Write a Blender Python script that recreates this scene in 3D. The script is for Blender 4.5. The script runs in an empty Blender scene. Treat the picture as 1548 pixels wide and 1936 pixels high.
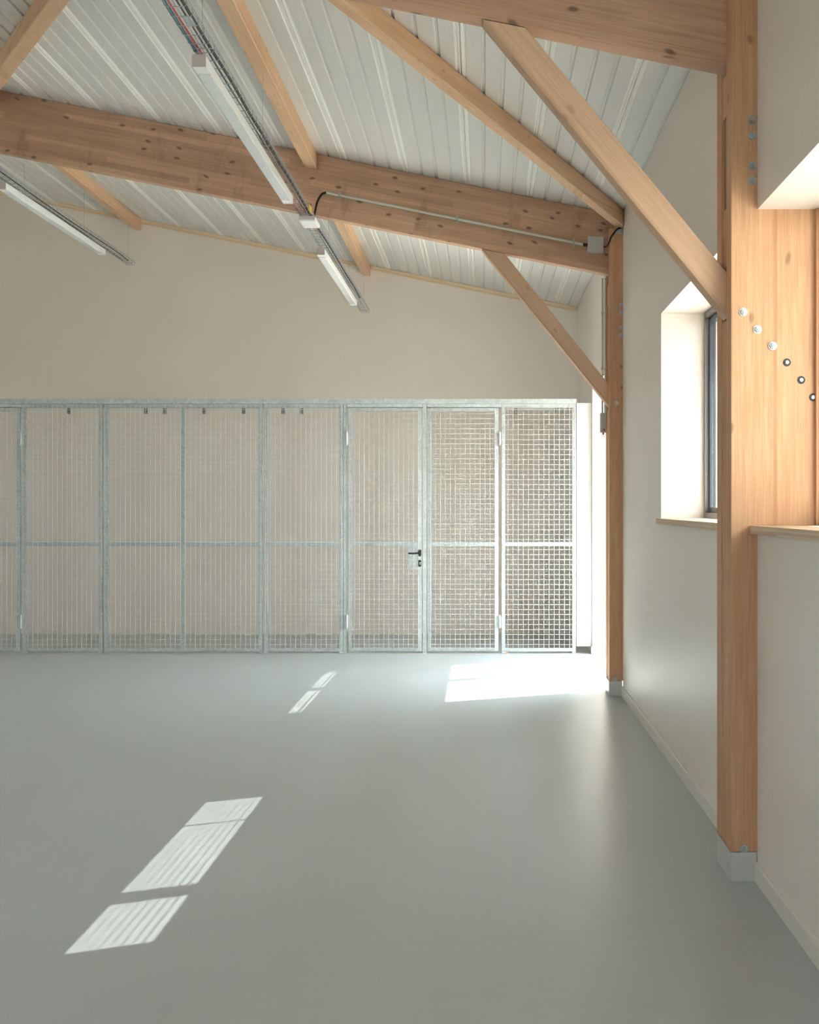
import bpy, bmesh, math, random
from mathutils import Vector, Matrix
random.seed(7)
scene = bpy.context.scene
COL = scene.collection

# ------------------------------------------------------------------ camera
# one-point view: vanishing point (915,955) px, focal 2100 px, frame 1548x1936
cam_d = bpy.data.cameras.new('camera')
cam = bpy.data.objects.new('camera', cam_d)
COL.objects.link(cam)
cam.location = (0, 0, 1.5)
cam.rotation_euler = (math.radians(90), 0, 0)
cam_d.sensor_fit = 'VERTICAL'
cam_d.sensor_height = 30.0
cam_d.sensor_width = 24.0
cam_d.lens = 30.0 * 2100.0 / 1936.0
cam_d.shift_x = -(915 - 774) / 1936.0
cam_d.shift_y = -(968 - 955) / 1936.0
cam_d.clip_start = 0.05
scene.camera = cam

# ------------------------------------------------------------------ light
scene.view_settings.view_transform = 'Standard'
scene.view_settings.look = 'None'
scene.view_settings.gamma = 1.0
scene.view_settings.use_curve_mapping = False
scene.view_settings.exposure = 2.76
scene.cycles.use_denoising = True
scene.cycles.max_bounces = 14
scene.cycles.diffuse_bounces = 10
scene.cycles.glossy_bounces = 5
scene.cycles.transparent_max_bounces = 16
scene.cycles.sample_clamp_indirect = 6.0
scene.cycles.caustics_refractive = False

world = bpy.data.worlds.new('sky')
scene.world = world
world.use_nodes = True
bg = world.node_tree.nodes['Background']
bg.inputs[0].default_value = (0.84, 0.91, 0.98, 1)
bg.inputs[1].default_value = 4.0

sun_d = bpy.data.lights.new('sun', 'SUN')
sun_d.energy = 6.0
sun_d.angle = math.radians(0.355)
sun_d.color = (1.0, 0.95, 0.87)
sun = bpy.data.objects.new('sun', sun_d)
COL.objects.link(sun)
sun.location = (20, 8, 18)
sun.rotation_euler = Vector((-1.0, -0.415, -0.926)).to_track_quat('-Z', 'Y').to_euler()


def sky_portal(name, loc, rot, sx, sz):
    d = bpy.data.lights.new(name, 'AREA')
    d.shape = 'RECTANGLE'
    d.size = sx
    d.size_y = sz
    d.cycles.is_portal = True
    o = bpy.data.objects.new(name, d)
    COL.objects.link(o)
    o.location = loc
    o.rotation_euler = rot
    return o


# portals sit in the outer plane of each opening and look into the room
RX = (math.radians(90), 0, math.radians(90))     # faces -X
sky_portal('portal_bay_one', (1.452, 3.31, 2.04), RX, 2.2, 1.28)
sky_portal('portal_bay_two', (1.452, 5.77, 2.04), RX, 2.14, 1.28)
sky_portal('portal_door', (1.452, 10.085, 1.34), RX, 2.17, 2.68)
sky_portal('portal_front', (-2.65, -3.51, 1.75), (math.radians(90), 0, math.radians(180)), 1.3, 2.2)


# ------------------------------------------------------------------ node helpers
def new_mat(name):
    m = bpy.data.materials.new(name)
    m.use_nodes = True
    nt = m.node_tree
    return m, nt, nt.nodes['Principled BSDF']


def N(nt, t, **kw):
    n = nt.nodes.new(t)
    for k, v in kw.items():
        setattr(n, k, v)
    return n


def math_n(nt, op, a, b=None, clamp=False):
    n = nt.nodes.new('ShaderNodeMath')
    n.operation = op
    n.use_clamp = clamp
    for i, v in enumerate((a, b)):
        if v is None:
            continue
        if isinstance(v, (int, float)):
            n.inputs[i].default_value = v
        else:
            nt.links.new(v, n.inputs[i])
    return n.outputs[0]


def mixc(nt, fac, a, b, mode='MIX'):
    n = nt.nodes.new('ShaderNodeMix')
    n.data_type = 'RGBA'
    n.blend_type = mode
    for sock, v in ((n.inputs[0], fac), (n.inputs[6], a), (n.inputs[7], b)):
        if isinstance(v, (int, float)):
            sock.default_value = v
        elif isinstance(v, tuple):
            sock.default_value = (*v, 1) if len(v) == 3 else v
        else:
            nt.links.new(v, sock)
    return n.outputs[2]


def ramp(nt, fac, stops):
    n = nt.nodes.new('ShaderNodeValToRGB')
    els = n.color_ramp.elements
    while len(els) < len(stops):
        els.new(0.5)
    for e, (p, c) in zip(els, stops):
        e.position = p
        e.color = (*c, 1) if isinstance(c, tuple) else (c, c, c, 1)
    nt.links.new(fac, n.inputs[0])
    return n.outputs[0]


def noise(nt, vec, scale, detail=3.0, rough=0.5):
    n = nt.nodes.new('ShaderNodeTexNoise')
    n.inputs['Scale'].default_value = scale
    n.inputs['Detail'].default_value = detail
    n.inputs['Roughness'].default_value = rough
    nt.links.new(vec, n.inputs['Vector'])
    return n.outputs['Fac']


def mapping(nt, vec, scale, loc=None):
    n = nt.nodes.new('ShaderNodeMapping')
    n.inputs['Scale'].default_value = scale
    nt.links.new(vec, n.inputs['Vector'])
    if loc is not None:
        nt.links.new(loc, n.inputs['Location'])
    return n.outputs[0]


def bump(nt, bsdf, h, strength=0.2, dist=0.01):
    n = nt.nodes.new('ShaderNodeBump')
    n.inputs['Strength'].default_value = strength
    n.inputs['Distance'].default_value = dist
    nt.links.new(h, n.inputs['Height'])
    nt.links.new(n.outputs[0], bsdf.inputs['Normal'])


def plain(name, col, rough=0.5, metal=0.0, spec=0.5, var=0.0, scale=20.0):
    m, nt, b = new_mat(name)
    b.inputs['Roughness'].default_value = rough
    b.inputs['Metallic'].default_value = metal
    b.inputs['Specular IOR Level'].default_value = spec
    tc = N(nt, 'ShaderNodeTexCoord')
    f = noise(nt, tc.outputs['Object'], scale, 3)
    lo = tuple(c * (1 - var) for c in col)
    hi = tuple(min(1, c * (1 + var)) for c in col)
    nt.links.new(mixc(nt, f, lo, hi), b.inputs['Base Color'])
    return m


def wood_mat(name, light, mid, dark, lamella=0.045, knots=1.0, stain=0.0, rough=0.62, boards=0.15, knot_cut=0.8):
    """softwood, grain along local X; lamella lines across local Z"""
    m, nt, b = new_mat(name)
    tc = N(nt, 'ShaderNodeTexCoord')
    oi = N(nt, 'ShaderNodeObjectInfo')
    off = math_n(nt, 'MULTIPLY', oi.outputs['Random'], 37.0)
    comb = N(nt, 'ShaderNodeCombineXYZ')
    for i in range(3):
        nt.links.new(off, comb.inputs[i])
    add = N(nt, 'ShaderNodeVectorMath', operation='ADD')
    nt.links.new(tc.outputs['Object'], add.inputs[0])
    nt.links.new(comb.outputs[0], add.inputs[1])
    P = add.outputs[0]
    sep = N(nt, 'ShaderNodeSeparateXYZ')
    nt.links.new(tc.outputs['Object'], sep.inputs[0])
    # each board of the laminate has its own tint
    zi = math_n(nt, 'FLOOR', math_n(nt, 'DIVIDE', sep.outputs[2], lamella))
    xi = math_n(nt, 'FLOOR', math_n(nt, 'ADD', math_n(nt, 'MULTIPLY', sep.outputs[0], 0.55),
                                    math_n(nt, 'MULTIPLY', zi, 0.37)))
    cb = N(nt, 'ShaderNodeCombineXYZ')
    nt.links.new(xi, cb.inputs[0])
    nt.links.new(zi, cb.inputs[1])
    nt.links.new(off, cb.inputs[2])
    wn = N(nt, 'ShaderNodeTexWhiteNoise')
    nt.links.new(cb.outputs[0], wn.inputs['Vector'])
    tint = wn.outputs['Value']
    # grain
    warp = noise(nt, mapping(nt, P, (0.7, 5, 5)), 1.4, 2)
    g1 = noise(nt, mapping(nt, P, (1.1, 26, 26)), 1.6, 5, 0.62)
    g2 = noise(nt, mapping(nt, P, (3.0, 150, 150)), 1.3, 3, 0.6)
    broad = noise(nt, mapping(nt, P, (0.5, 2.2, 2.2)), 1.5, 3)
    base = mixc(nt, ramp(nt, g1, [(0.32, 0.0), (0.68, 1.0)]), mid, light)
    base = mixc(nt, math_n(nt, 'MULTIPLY', ramp(nt, g2, [(0.45, 0.0), (0.72, 1.0)]), 0.5), base, dark)
    base = mixc(nt, math_n(nt, 'MULTIPLY', ramp(nt, broad, [(0.35, 1.0), (0.6, 0.0)]), 0.38), base, dark)
    tintc = ramp(nt, tint, [(0.0, (0.78, 0.76, 0.75)), (1.0, (1.12, 1.10, 1.08))])
    base = mixc(nt, boards, base, tintc, 'MULTIPLY')
    # lamella joints
    fr = math_n(nt, 'FRACT', math_n(nt, 'DIVIDE', sep.outputs[2], lamella))
    ln = math_n(nt, 'LESS_THAN', fr, 0.035)
    base = mixc(nt, math_n(nt, 'MULTIPLY', ln, 0.45), base, dark)
    # knots: stretched cells, few of them
    vo = N(nt, 'ShaderNodeTexVoronoi')
    vo.voronoi_dimensions = '2D'
    vo.inputs['Scale'].default_value = 1.0
    sp = N(nt, 'ShaderNodeSeparateXYZ')
    nt.links.new(P, sp.inputs[0])
    kv = N(nt, 'ShaderNodeCombineXYZ')
    nt.links.new(math_n(nt, 'ADD', math_n(nt, 'MULTIPLY', sp.outputs[0], 4.6), warp), kv.inputs[0])
    nt.links.new(math_n(nt, 'MULTIPLY', math_n(nt, 'ADD', sp.outputs[1], sp.outputs[2]), 8.5), kv.inputs[1])
    nt.links.new(kv.outputs[0], vo.inputs['Vector'])
    sc_ = N(nt, 'ShaderNodeSeparateColor')
    nt.links.new(vo.outputs['Color'], sc_.inputs[0])
    pick = math_n(nt, 'GREATER_THAN', sc_.outputs[0], knot_cut)
    core = ramp(nt, vo.outputs['Distance'], [(0.06, 1.0), (0.085, 0.6), (0.13, 0.0)])
    kf = math_n(nt, 'MULTIPLY', math_n(nt, 'MULTIPLY', core, pick), 0.8 * knots)
    base = mixc(nt, kf, base, tuple(c * 0.42 for c in dark))
    if stain:
        s = noise(nt, mapping(nt, P, (3.5, 1.2, 1.2)), 1.7, 4, 0.6)
        base = mixc(nt, math_n(nt, 'MULTIPLY', ramp(nt, s, [(0.58, 0.0), (0.72, 1.0)]), stain),
                    base, tuple(c * 0.5 for c in dark))
    nt.links.new(base, b.inputs['Base Color'])
    b.inputs['Roughness'].default_value = rough
    b.inputs['Specular IOR Level'].default_value = 0.3
    bump(nt, b, g2, 0.25, 0.002)
    return m


M = {}
M['glulam'] = wood_mat('glulam_spruce', (0.68, 0.46, 0.325), (0.60, 0.385, 0.255), (0.37, 0.215, 0.135), 0.045, 1.0, 0.35, boards=0.85, knot_cut=0.5)
M['post'] = wood_mat('post_spruce', (0.67, 0.42, 0.25), (0.58, 0.325, 0.175), (0.38, 0.18, 0.085), 0.4, 0.6, 0.0)
M['sawn'] = wood_mat('sawn_spruce', (0.82, 0.58, 0.39), (0.75, 0.485, 0.295), (0.54, 0.32, 0.18), 0.4, 0.4, 0.0)
M['brace'] = wood_mat('brace_spruce', (0.74, 0.52, 0.36), (0.68, 0.46, 0.305), (0.50, 0.31, 0.19), 0.4, 0.4, 0.0)
M['batten'] = wood_mat('batten_pine', (0.88, 0.73, 0.52), (0.82, 0.65, 0.43), (0.62, 0.44, 0.27), 0.4, 0.7, 0.0)
M['ply_end'] = wood_mat('greyed_ply', (0.30, 0.22, 0.17), (0.27, 0.2, 0.16), (0.18, 0.13, 0.1), 0.03, 0.0, 0.0)
M['plywood'] = wood_mat('sill_plywood', (0.72, 0.57, 0.42), (0.66, 0.49, 0.34), (0.46, 0.32, 0.2), 0.0085, 0.0, 0.0, 0.45, boards=0.8)
M['white'] = plain('white_paint', (0.80, 0.80, 0.78), 0.4, var=0.02)
M['lamp_white'] = plain('white_enamel', (0.84, 0.85, 0.84), 0.35)
M['cap_grey'] = plain('grey_end_cap', (0.60, 0.56, 0.55), 0.6)
M['box_grey'] = plain('grey_plastic', (0.50, 0.50, 0.48), 0.5)
M['conduit'] = plain('pale_conduit', (0.62, 0.66, 0.58), 0.4)
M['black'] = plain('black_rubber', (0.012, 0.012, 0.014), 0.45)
M['darkcable'] = plain('dark_cable', (0.045, 0.035, 0.04), 0.5)
M['red'] = plain('red_cable', (0.62, 0.03, 0.05), 0.4)
M['teal'] = plain('teal_cable', (0.07, 0.2, 0.24), 0.45)
M['orange'] = plain('orange_plastic', (0.85, 0.14, 0.03), 0.4)
M['yellow'] = plain('yellow_tape', (0.8, 0.6, 0.05), 0.5)
M['frame_grey'] = plain('grey_aluminium', (0.21, 0.20, 0.19), 0.4, 0.3)
M['frame_dark'] = plain('dark_aluminium', (0.045, 0.055, 0.07), 0.35, 0.3)
M['base_white'] = plain('baseboard_paint', (0.72, 0.69, 0.64), 0.4)
M['shoe'] = plain('powder_coated_steel', (0.58, 0.57, 0.56), 0.38, 0.25, var=0.04)
M['ground'] = plain('pale_gravel', (0.50, 0.46, 0.40), 0.9, var=0.15, scale=3.0)
M['shade'] = plain('shade_panel', (0.45, 0.43, 0.40), 0.6)
M['blocker'] = plain('blocker_render', (0.6, 0.57, 0.52), 0.8)


def bolt_mat():
    m, nt, b = new_mat('galvanised_bolt')
    tc = N(nt, 'ShaderNodeTexCoord')
    f = noise(nt, tc.outputs['Object'], 160.0, 2)
    nt.links.new(ramp(nt, f, [(0.35, (0.36, 0.38, 0.39)), (0.65, (0.55, 0.58, 0.57))]), b.inputs['Base Color'])
    b.inputs['Metallic'].default_value = 0.6
    b.inputs['Roughness'].default_value = 0.4
    return m


M['bolt'] = bolt_mat()


def galv(name, a, c, metal=0.35):
    m, nt, b = new_mat(name)
    tc = N(nt, 'ShaderNodeTexCoord')
    v = N(nt, 'ShaderNodeTexVoronoi')
    v.inputs['Scale'].default_value = 55.0
    nt.links.new(tc.outputs['Object'], v.inputs['Vector'])
    s = N(nt, 'ShaderNodeSeparateColor')
    nt.links.new(v.outputs['Color'], s.inputs[0])
    n2 = noise(nt, tc.outputs['Object'], 9.0, 4, 0.6)
    f = math_n(nt, 'ADD', math_n(nt, 'MULTIPLY', s.outputs[0], 0.45), math_n(nt, 'MULTIPLY', n2, 0.6), True)
    nt.links.new(mixc(nt, f, a, c), b.inputs['Base Color'])
    b.inputs['Metallic'].default_value = metal
    b.inputs['Roughness'].default_value = 0.5
    return m


M['galv'] = galv('galvanised_steel', (0.33, 0.38, 0.39), (0.66, 0.71, 0.71))
M['wire'] = galv('galvanised_wire', (0.50, 0.54, 0.54), (0.70, 0.74, 0.74), 0.25)
M['tray'] = galv('tray_wire', (0.26, 0.32, 0.34), (0.48, 0.54, 0.55), 0.4)


def plaster_mat():
    m, nt, b = new_mat('painted_plaster')
    tc = N(nt, 'ShaderNodeTexCoord')
    P = tc.outputs['Object']
    big = noise(nt, P, 0.5, 3)
    fine = noise(nt, P, 60.0, 3, 0.6)
    c = mixc(nt, big, (0.775, 0.715, 0.655), (0.81, 0.755, 0.70))
    c = mixc(nt, math_n(nt, 'MULTIPLY', fine, 0.10), c, (0.69, 0.64, 0.59))
    nt.links.new(c, b.inputs['Base Color'])
    b.inputs['Roughness'].default_value = 0.42
    b.inputs['Specular IOR Level'].default_value = 0.4
    # roller marks run down the wall
    marks = noise(nt, mapping(nt, P, (1, 16, 1.6)), 1.0, 3)
    h = math_n(nt, 'ADD', math_n(nt, 'MULTIPLY', marks, 0.5), math_n(nt, 'MULTIPLY', fine, 0.3))
    bump(nt, b, h, 0.10, 0.01)
    return m


M['plaster'] = plaster_mat()


def floor_mat():
    m, nt, b = new_mat('poured_resin_floor')
    tc = N(nt, 'ShaderNodeTexCoord')
    P = tc.outputs['Object']
    big = noise(nt, P, 0.6, 4)
    st = noise(nt, mapping(nt, P, (1.2, 6.0, 1)), 2.2, 5, 0.65)
    fine = noise(nt, P, 45.0, 3, 0.7)
    c = mixc(nt, big, (0.425, 0.472, 0.485), (0.47, 0.517, 0.53))
    c = mixc(nt, math_n(nt, 'MULTIPLY', ramp(nt, st, [(0.5, 0.0), (0.8, 1.0)]), 0.35), c, (0.54, 0.55, 0.545))
    spk = ramp(nt, noise(nt, P, 110.0, 1), [(0.74, 0.0), (0.8, 1.0)])
    c = mixc(nt, math_n(nt, 'MULTIPLY', spk, 0.25), c, (0.2, 0.2, 0.2))
    nt.links.new(c, b.inputs['Base Color'])
    r = math_n(nt, 'ADD', math_n(nt, 'MULTIPLY', st, 0.12), 0.26)
    nt.links.new(r, b.inputs['Roughness'])
    b.inputs['Specular IOR Level'].default_value = 1.0
    bump(nt, b, fine, 0.06, 0.004)
    return m


M['floor'] = floor_mat()

PER = 0.487      # width of one roof tray
X_JOINT = -0.62  # x of one of the joints


def perforated_mat():
    m, nt, b = new_mat('perforated_white_steel')
    tc = N(nt, 'ShaderNodeTexCoord')
    sep = N(nt, 'ShaderNodeSeparateXYZ')
    nt.links.new(tc.outputs['Object'], sep.inputs[0])
    x, y = sep.outputs[0], sep.outputs[1]
    px, py = 0.0070, 0.0121

    def lattice(ox, oy):
        fx = math_n(nt, 'SUBTRACT', math_n(nt, 'FRACT', math_n(nt, 'ADD', math_n(nt, 'DIVIDE', x, px), ox + 900)), 0.5)
        fy = math_n(nt, 'SUBTRACT', math_n(nt, 'FRACT', math_n(nt, 'ADD', math_n(nt, 'DIVIDE', y, py), oy + 900)), 0.5)
        fy = math_n(nt, 'MULTIPLY', fy, py / px)
        d2 = math_n(nt, 'ADD', math_n(nt, 'MULTIPLY', fx, fx), math_n(nt, 'MULTIPLY', fy, fy))
        return math_n(nt, 'LESS_THAN', d2, 0.27 ** 2)
    dots = math_n(nt, 'MAXIMUM', lattice(0, 0), lattice(0.5, 0.5))
    # bare strips beside every joint
    ph = math_n(nt, 'FRACT', math_n(nt, 'ADD', math_n(nt, 'DIVIDE', math_n(nt, 'SUBTRACT', x, X_JOINT), PER), 100.5))
    away = math_n(nt, 'GREATER_THAN', math_n(nt, 'ABSOLUTE', math_n(nt, 'SUBTRACT', ph, 0.5)), 0.065)
    dots = math_n(nt, 'MULTIPLY', dots, away)
    c = mixc(nt, dots, (0.86, 0.855, 0.82), (0.26, 0.255, 0.24))
    nt.links.new(c, b.inputs['Base Color'])
    b.inputs['Roughness'].default_value = 0.45
    b.inputs['Specular IOR Level'].default_value = 0.4
    return m


M['sheet'] = perforated_mat()


def glass_mat():
    m, nt, b = new_mat('window_glass')
    nt.nodes.remove(b)
    out = nt.nodes['Material Output']
    tr = N(nt, 'ShaderNodeBsdfTransparent')
    tr.inputs[0].default_value = (0.93, 0.95, 0.94, 1)
    gl = N(nt, 'ShaderNodeBsdfGlossy')
    gl.inputs['Roughness'].default_value = 0.02
    fr = N(nt, 'ShaderNodeFresnel')
    # same reflectance from either side of the thin pane
    ge = N(nt, 'ShaderNodeNewGeometry')
    nt.links.new(math_n(nt, 'SUBTRACT', 1.5, math_n(nt, 'MULTIPLY', ge.outputs['Backfacing'], 1.5 - 1 / 1.5)), fr.inputs[0])
    mx = N(nt, 'ShaderNodeMixShader')
    nt.links.new(fr.outputs[0], mx.inputs[0])
    nt.links.new(tr.outputs[0], mx.inputs[1])
    nt.links.new(gl.outputs[0], mx.inputs[2])
    nt.links.new(mx.outputs[0], out.inputs[0])
    return m


M['glass'] = glass_mat()


def prismatic_mat():
    m, nt, b = new_mat('prismatic_diffuser')
    tc = N(nt, 'ShaderNodeTexCoord')
    v = N(nt, 'ShaderNodeTexVoronoi')
    v.inputs['Scale'].default_value = 120.0
    nt.links.new(tc.outputs['Object'], v.inputs['Vector'])
    nt.links.new(ramp(nt, v.outputs['Distance'], [(0.0, (0.88, 0.9, 0.9)), (0.7, (0.66, 0.7, 0.71))]),
                 b.inputs['Base Color'])
    b.inputs['Roughness'].default_value = 0.25
    return m


M['prism'] = prismatic_mat()

# ------------------------------------------------------------------ mesh helpers
WORLD = {}


def box(bm, x0, x1, y0, y1, z0, z1):
    vs = [bm.verts.new((x, y, z)) for x in (x0, x1) for y in (y0, y1) for z in (z0, z1)]
    for f in ((0, 1, 3, 2), (4, 6, 7, 5), (0, 4, 5, 1), (2, 3, 7, 6), (0, 2, 6, 4), (1, 5, 7, 3)):
        bm.faces.new([vs[i] for i in f])
    return vs


def boxbm(*a, bevel=0.0):
    bm = bmesh.new()
    box(bm, *a)
    if bevel:
        bmesh.ops.bevel(bm, geom=list(bm.edges), offset=bevel, segments=2, affect='EDGES', profile=0.6)
    return bm


def tube(bm, pts, r, seg=6, caps=True):
    """round bar through the points"""
    pts = [Vector(p) for p in pts]
    n = len(pts)
    rings = []
    ref = None
    for i, p in enumerate(pts):
        d = (pts[min(i + 1, n - 1)] - pts[max(i - 1, 0)]).normalized()
        if ref is None or abs(ref.dot(d)) > 0.95:
            ref = Vector((0, 0, 1)) if abs(d.z) < 0.8 else Vector((1, 0, 0))
        u = (ref - d * ref.dot(d)).normalized()
        ref = u
        w = d.cross(u)
        rings.append([bm.verts.new(p + (u * math.cos(2 * math.pi * k / seg) + w * math.sin(2 * math.pi * k / seg)) * r)
                      for k in range(seg)])
    for a, b in zip(rings, rings[1:]):
        for k in range(seg):
            bm.faces.new((a[k], a[(k + 1) % seg], b[(k + 1) % seg], b[k]))
    if caps:
        bm.faces.new(list(reversed(rings[0])))
        bm.faces.new(rings[-1])


def smooth_path(ctrl, n=8):
    out = []
    c = [Vector(p) for p in ctrl]
    c = [c[0]] + c + [c[-1]]
    for i in range(1, len(c) - 2):
        p0, p1, p2, p3 = c[i - 1:i + 3]
        for k in range(n):
            t = k / n
            out.append(0.5 * ((2 * p1) + (-p0 + p2) * t + (2 * p0 - 5 * p1 + 4 * p2 - p3) * t * t
                              + (-p0 + 3 * p1 - 3 * p2 + p3) * t ** 3))
    out.append(c[-2])
    return out


def link_mesh(name, bm, mat, parent=None, frame=None, smooth=False):
    """bm is in world coordinates; the object gets its own origin and frame"""
    bmesh.ops.recalc_face_normals(bm, faces=bm.faces)
    if frame is None:
        if parent is not None:
            frame = WORLD[parent.name].copy()
        else:
            xs = [v.co.x for v in bm.verts]
            ys = [v.co.y for v in bm.verts]
            zs = [v.co.z for v in bm.verts]
            frame = Matrix.Translation(((min(xs) + max(xs)) / 2, (min(ys) + max(ys)) / 2, min(zs)))
    bm.transform(frame.inverted())
    me = bpy.data.meshes.new(name)
    bm.to_mesh(me)
    bm.free()
    me.materials.append(mat)
    if smooth:
        for p in me.polygons:
            p.use_smooth = True
    o = bpy.data.objects.new(name, me)
    COL.objects.link(o)
    if parent is not None:
        o.parent = parent
        o.matrix_basis = WORLD[parent.name].inverted() @ frame
    else:
        o.matrix_basis = frame
    WORLD[o.name] = frame.copy()
    return o


def thing(name, loc, label, cat, group=None):
    o = bpy.data.objects.new(name, None)
    o.empty_display_size = 0.1
    COL.objects.link(o)
    o.location = loc
    WORLD[o.name] = Matrix.Translation(loc)
    return tag(o, label, cat, group)


def tag(o, label, cat, group=None):
    o['label'] = label
    o['category'] = cat
    if group:
        o['group'] = group
    return o


def struct(o, label=None, cat=None):
    o['kind'] = 'structure'
    if label:
        o['label'] = label
    if cat:
        o['category'] = cat
    return o


def copy_part(src, world_matrix, parent):
    c = src.copy()
    COL.objects.link(c)
    c.parent = parent
    c.matrix_basis = WORLD[parent.name].inverted() @ world_matrix if parent else world_matrix
    WORLD[c.name] = world_matrix.copy()
    return c


def frame_y(angle, loc):
    """local X along a direction in the XZ plane, angle from +X, upwards positive"""
    return Matrix.Translation(loc) @ Matrix.Rotation(-angle, 4, 'Y')


def prism_xz(pts, y0, y1, bevel=0.003):
    bm = bmesh.new()
    a = [bm.verts.new((x, y0, z)) for x, z in pts]
    b = [bm.verts.new((x, y1, z)) for x, z in pts]
    bm.faces.new(a)
    bm.faces.new(list(reversed(b)))
    n = len(pts)
    for i in range(n):
        bm.faces.new((a[i], b[i], b[(i + 1) % n], a[(i + 1) % n]))
    if bevel:
        bmesh.ops.bevel(bm, geom=list(bm.edges), offset=bevel, segments=1, affect='EDGES')
    return bm


SL = 0.2017


def roof(x):
    return 4.022 - SL * x


# ------------------------------------------------------------------ the shell
XW = 1.09          # inner face of the right wall
XO = 1.45          # outer face
YB = 12.95         # back wall
YF = -3.2          # wall behind the camera
XL = -7.05         # left wall
SILL, HEAD = 1.385, 2.68

struct(link_mesh('floor', boxbm(XL - 0.3, XO, YF - 0.3, YB + 0.3, -0.12, 0.0), M['floor'], frame=Matrix()),
       'smooth grey poured resin floor with sun patches', 'floor')

bm = bmesh.new()
for s in (
    (XW, XO, YF, 2.2, 0, 3.80), (XW, XO, 2.2, 4.43, 0, SILL), (XW, XO, 2.2, 4.43, HEAD, 3.80),
    (1.353, XO, 4.43, 4.70, 0, 3.80),
    (XW, XO, 4.70, 6.84, 0, SILL), (XW, XO, 4.70, 6.84, HEAD, 3.80),
    (XW, XO, 6.84, 8.73, 0, 3.80), (1.353, XO, 8.73, 9.00, 0, 3.80),
    (XW, XO, 9.00, 11.17, HEAD, 3.80), (XW, XO, 11.17, YB + 0.3, 0, 3.80)):
    box(bm, *s)
# top of the wall follows the roof slope inward
struct(link_mesh('wall_right', bm, M['plaster'], frame=Matrix()), 'off-white plastered wall with deep window recesses', 'wall')

struct(link_mesh('wall_back', prism_xz([(XL - 0.3, 0), (XW, 0), (XW, roof(XW)), (XL - 0.3, roof(XL - 0.3))],
                                       YB, YB + 0.3, 0), M['plaster'], frame=Matrix()),
       'plain off-white wall behind the mesh cage', 'wall')
bm = prism_xz([(XL - 0.3, 2.8), (XW, 2.8), (XW, roof(XW)), (XL - 0.3, roof(XL - 0.3))], YF - 0.3, YF, 0)
for xa, xb, za, zb in ((XL - 0.3, -3.3, 0, 2.8), (-2.0, XW, 0, 2.8), (-3.3, -2.0, 0, 0.7)):
    box(bm, xa, xb, YF - 0.3, YF, za, zb)
struct(link_mesh('wall_front', bm, M['plaster'], frame=Matrix()))
bm = bmesh.new()
zt = roof(XL)
for s in ((XL - 0.3, XL, YF, YB, 0, zt),):
    box(bm, *s)
struct(link_mesh('wall_left', bm, M['plaster'], frame=Matrix()))

# ceiling: steel trays with small grooves, extruded along Y
prof = []
x = X_JOINT + PER * 5
end_x = XL - 0.3


def groove(xc, w, d, s=0.006):
    return [(xc + w / 2 + s, 0.0), (xc + w / 2, d), (xc - w / 2, d), (xc - w / 2 - s, 0.0)]


prof.append((XO, 0.0))
while x > end_x:
    items = []
    if x < XO - 0.06:
        items += groove(x + 0.022, 0.010, 0.010) + [(x + 0.004, 0.0), (x, 0.018), (x - 0.004, 0.0)] + groove(x - 0.022, 0.010, 0.010)
    for k, off in enumerate((0.128, 0.2435, 0.359)):
        xx = x - off
        if xx < XO - 0.04 and xx > end_x + 0.04:
            items += groove(xx, 0.014, 0.013)
    prof += [i for i in items if end_x < i[0] < XO]
    x -= PER
prof.append((end_x, 0.0))
bm = bmesh.new()
y0c, y1c = YF - 0.3, YB + 0.3
lo0 = [bm.verts.new((px, y0c, roof(px) + pz)) for px, pz in prof]
lo1 = [bm.verts.new((px, y1c, roof(px) + pz)) for px, pz in prof]
for i in range(len(prof) - 1):
    bm.faces.new((lo0[i], lo0[i + 1], lo1[i + 1], lo1[i]))
up = [bm.verts.new((px, yy, roof(px) + 0.2)) for px, yy in ((XO, y0c), (end_x, y0c), (end_x, y1c), (XO, y1c))]
bm.faces.new(up)
bm.faces.new(lo0 + [up[1], up[0]])
bm.faces.new(list(reversed(lo1)) + [up[3], up[2]])
bm.faces.new((lo0[0], up[0], up[3], lo1[0]))
bm.faces.new((lo0[-1], lo1[-1], up[2], up[1]))
struct(link_mesh('ceiling', bm, M['sheet'], frame=Matrix()), 'sloping ceiling of white perforated ribbed steel trays', 'ceiling')


# baseboards along the right wall
def baseboard(y0, y1):
    bm = bmesh.new()
    pr = [(XW + 0.002, 0.0), (XW - 0.012, 0.0), (XW - 0.012, 0.070), (XW - 0.009, 0.077), (XW + 0.002, 0.080)]
    a = [bm.verts.new((px, y0, pz)) for px, pz in pr]
    b = [bm.verts.new((px, y1, pz)) for px, pz in pr]
    bm.faces.new(a)
    bm.faces.new(list(reversed(b)))
    for i in range(5):
        bm.faces.new((a[i], b[i], b[(i + 1) % 5], a[(i + 1) % 5]))
    return struct(link_mesh('baseboard_right', bm, M['base_white']), 'low painted baseboard', 'baseboard')


baseboard(YF, 4.425)
baseboard(4.705, 8.725)
baseboard(11.17, 11.24)


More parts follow.
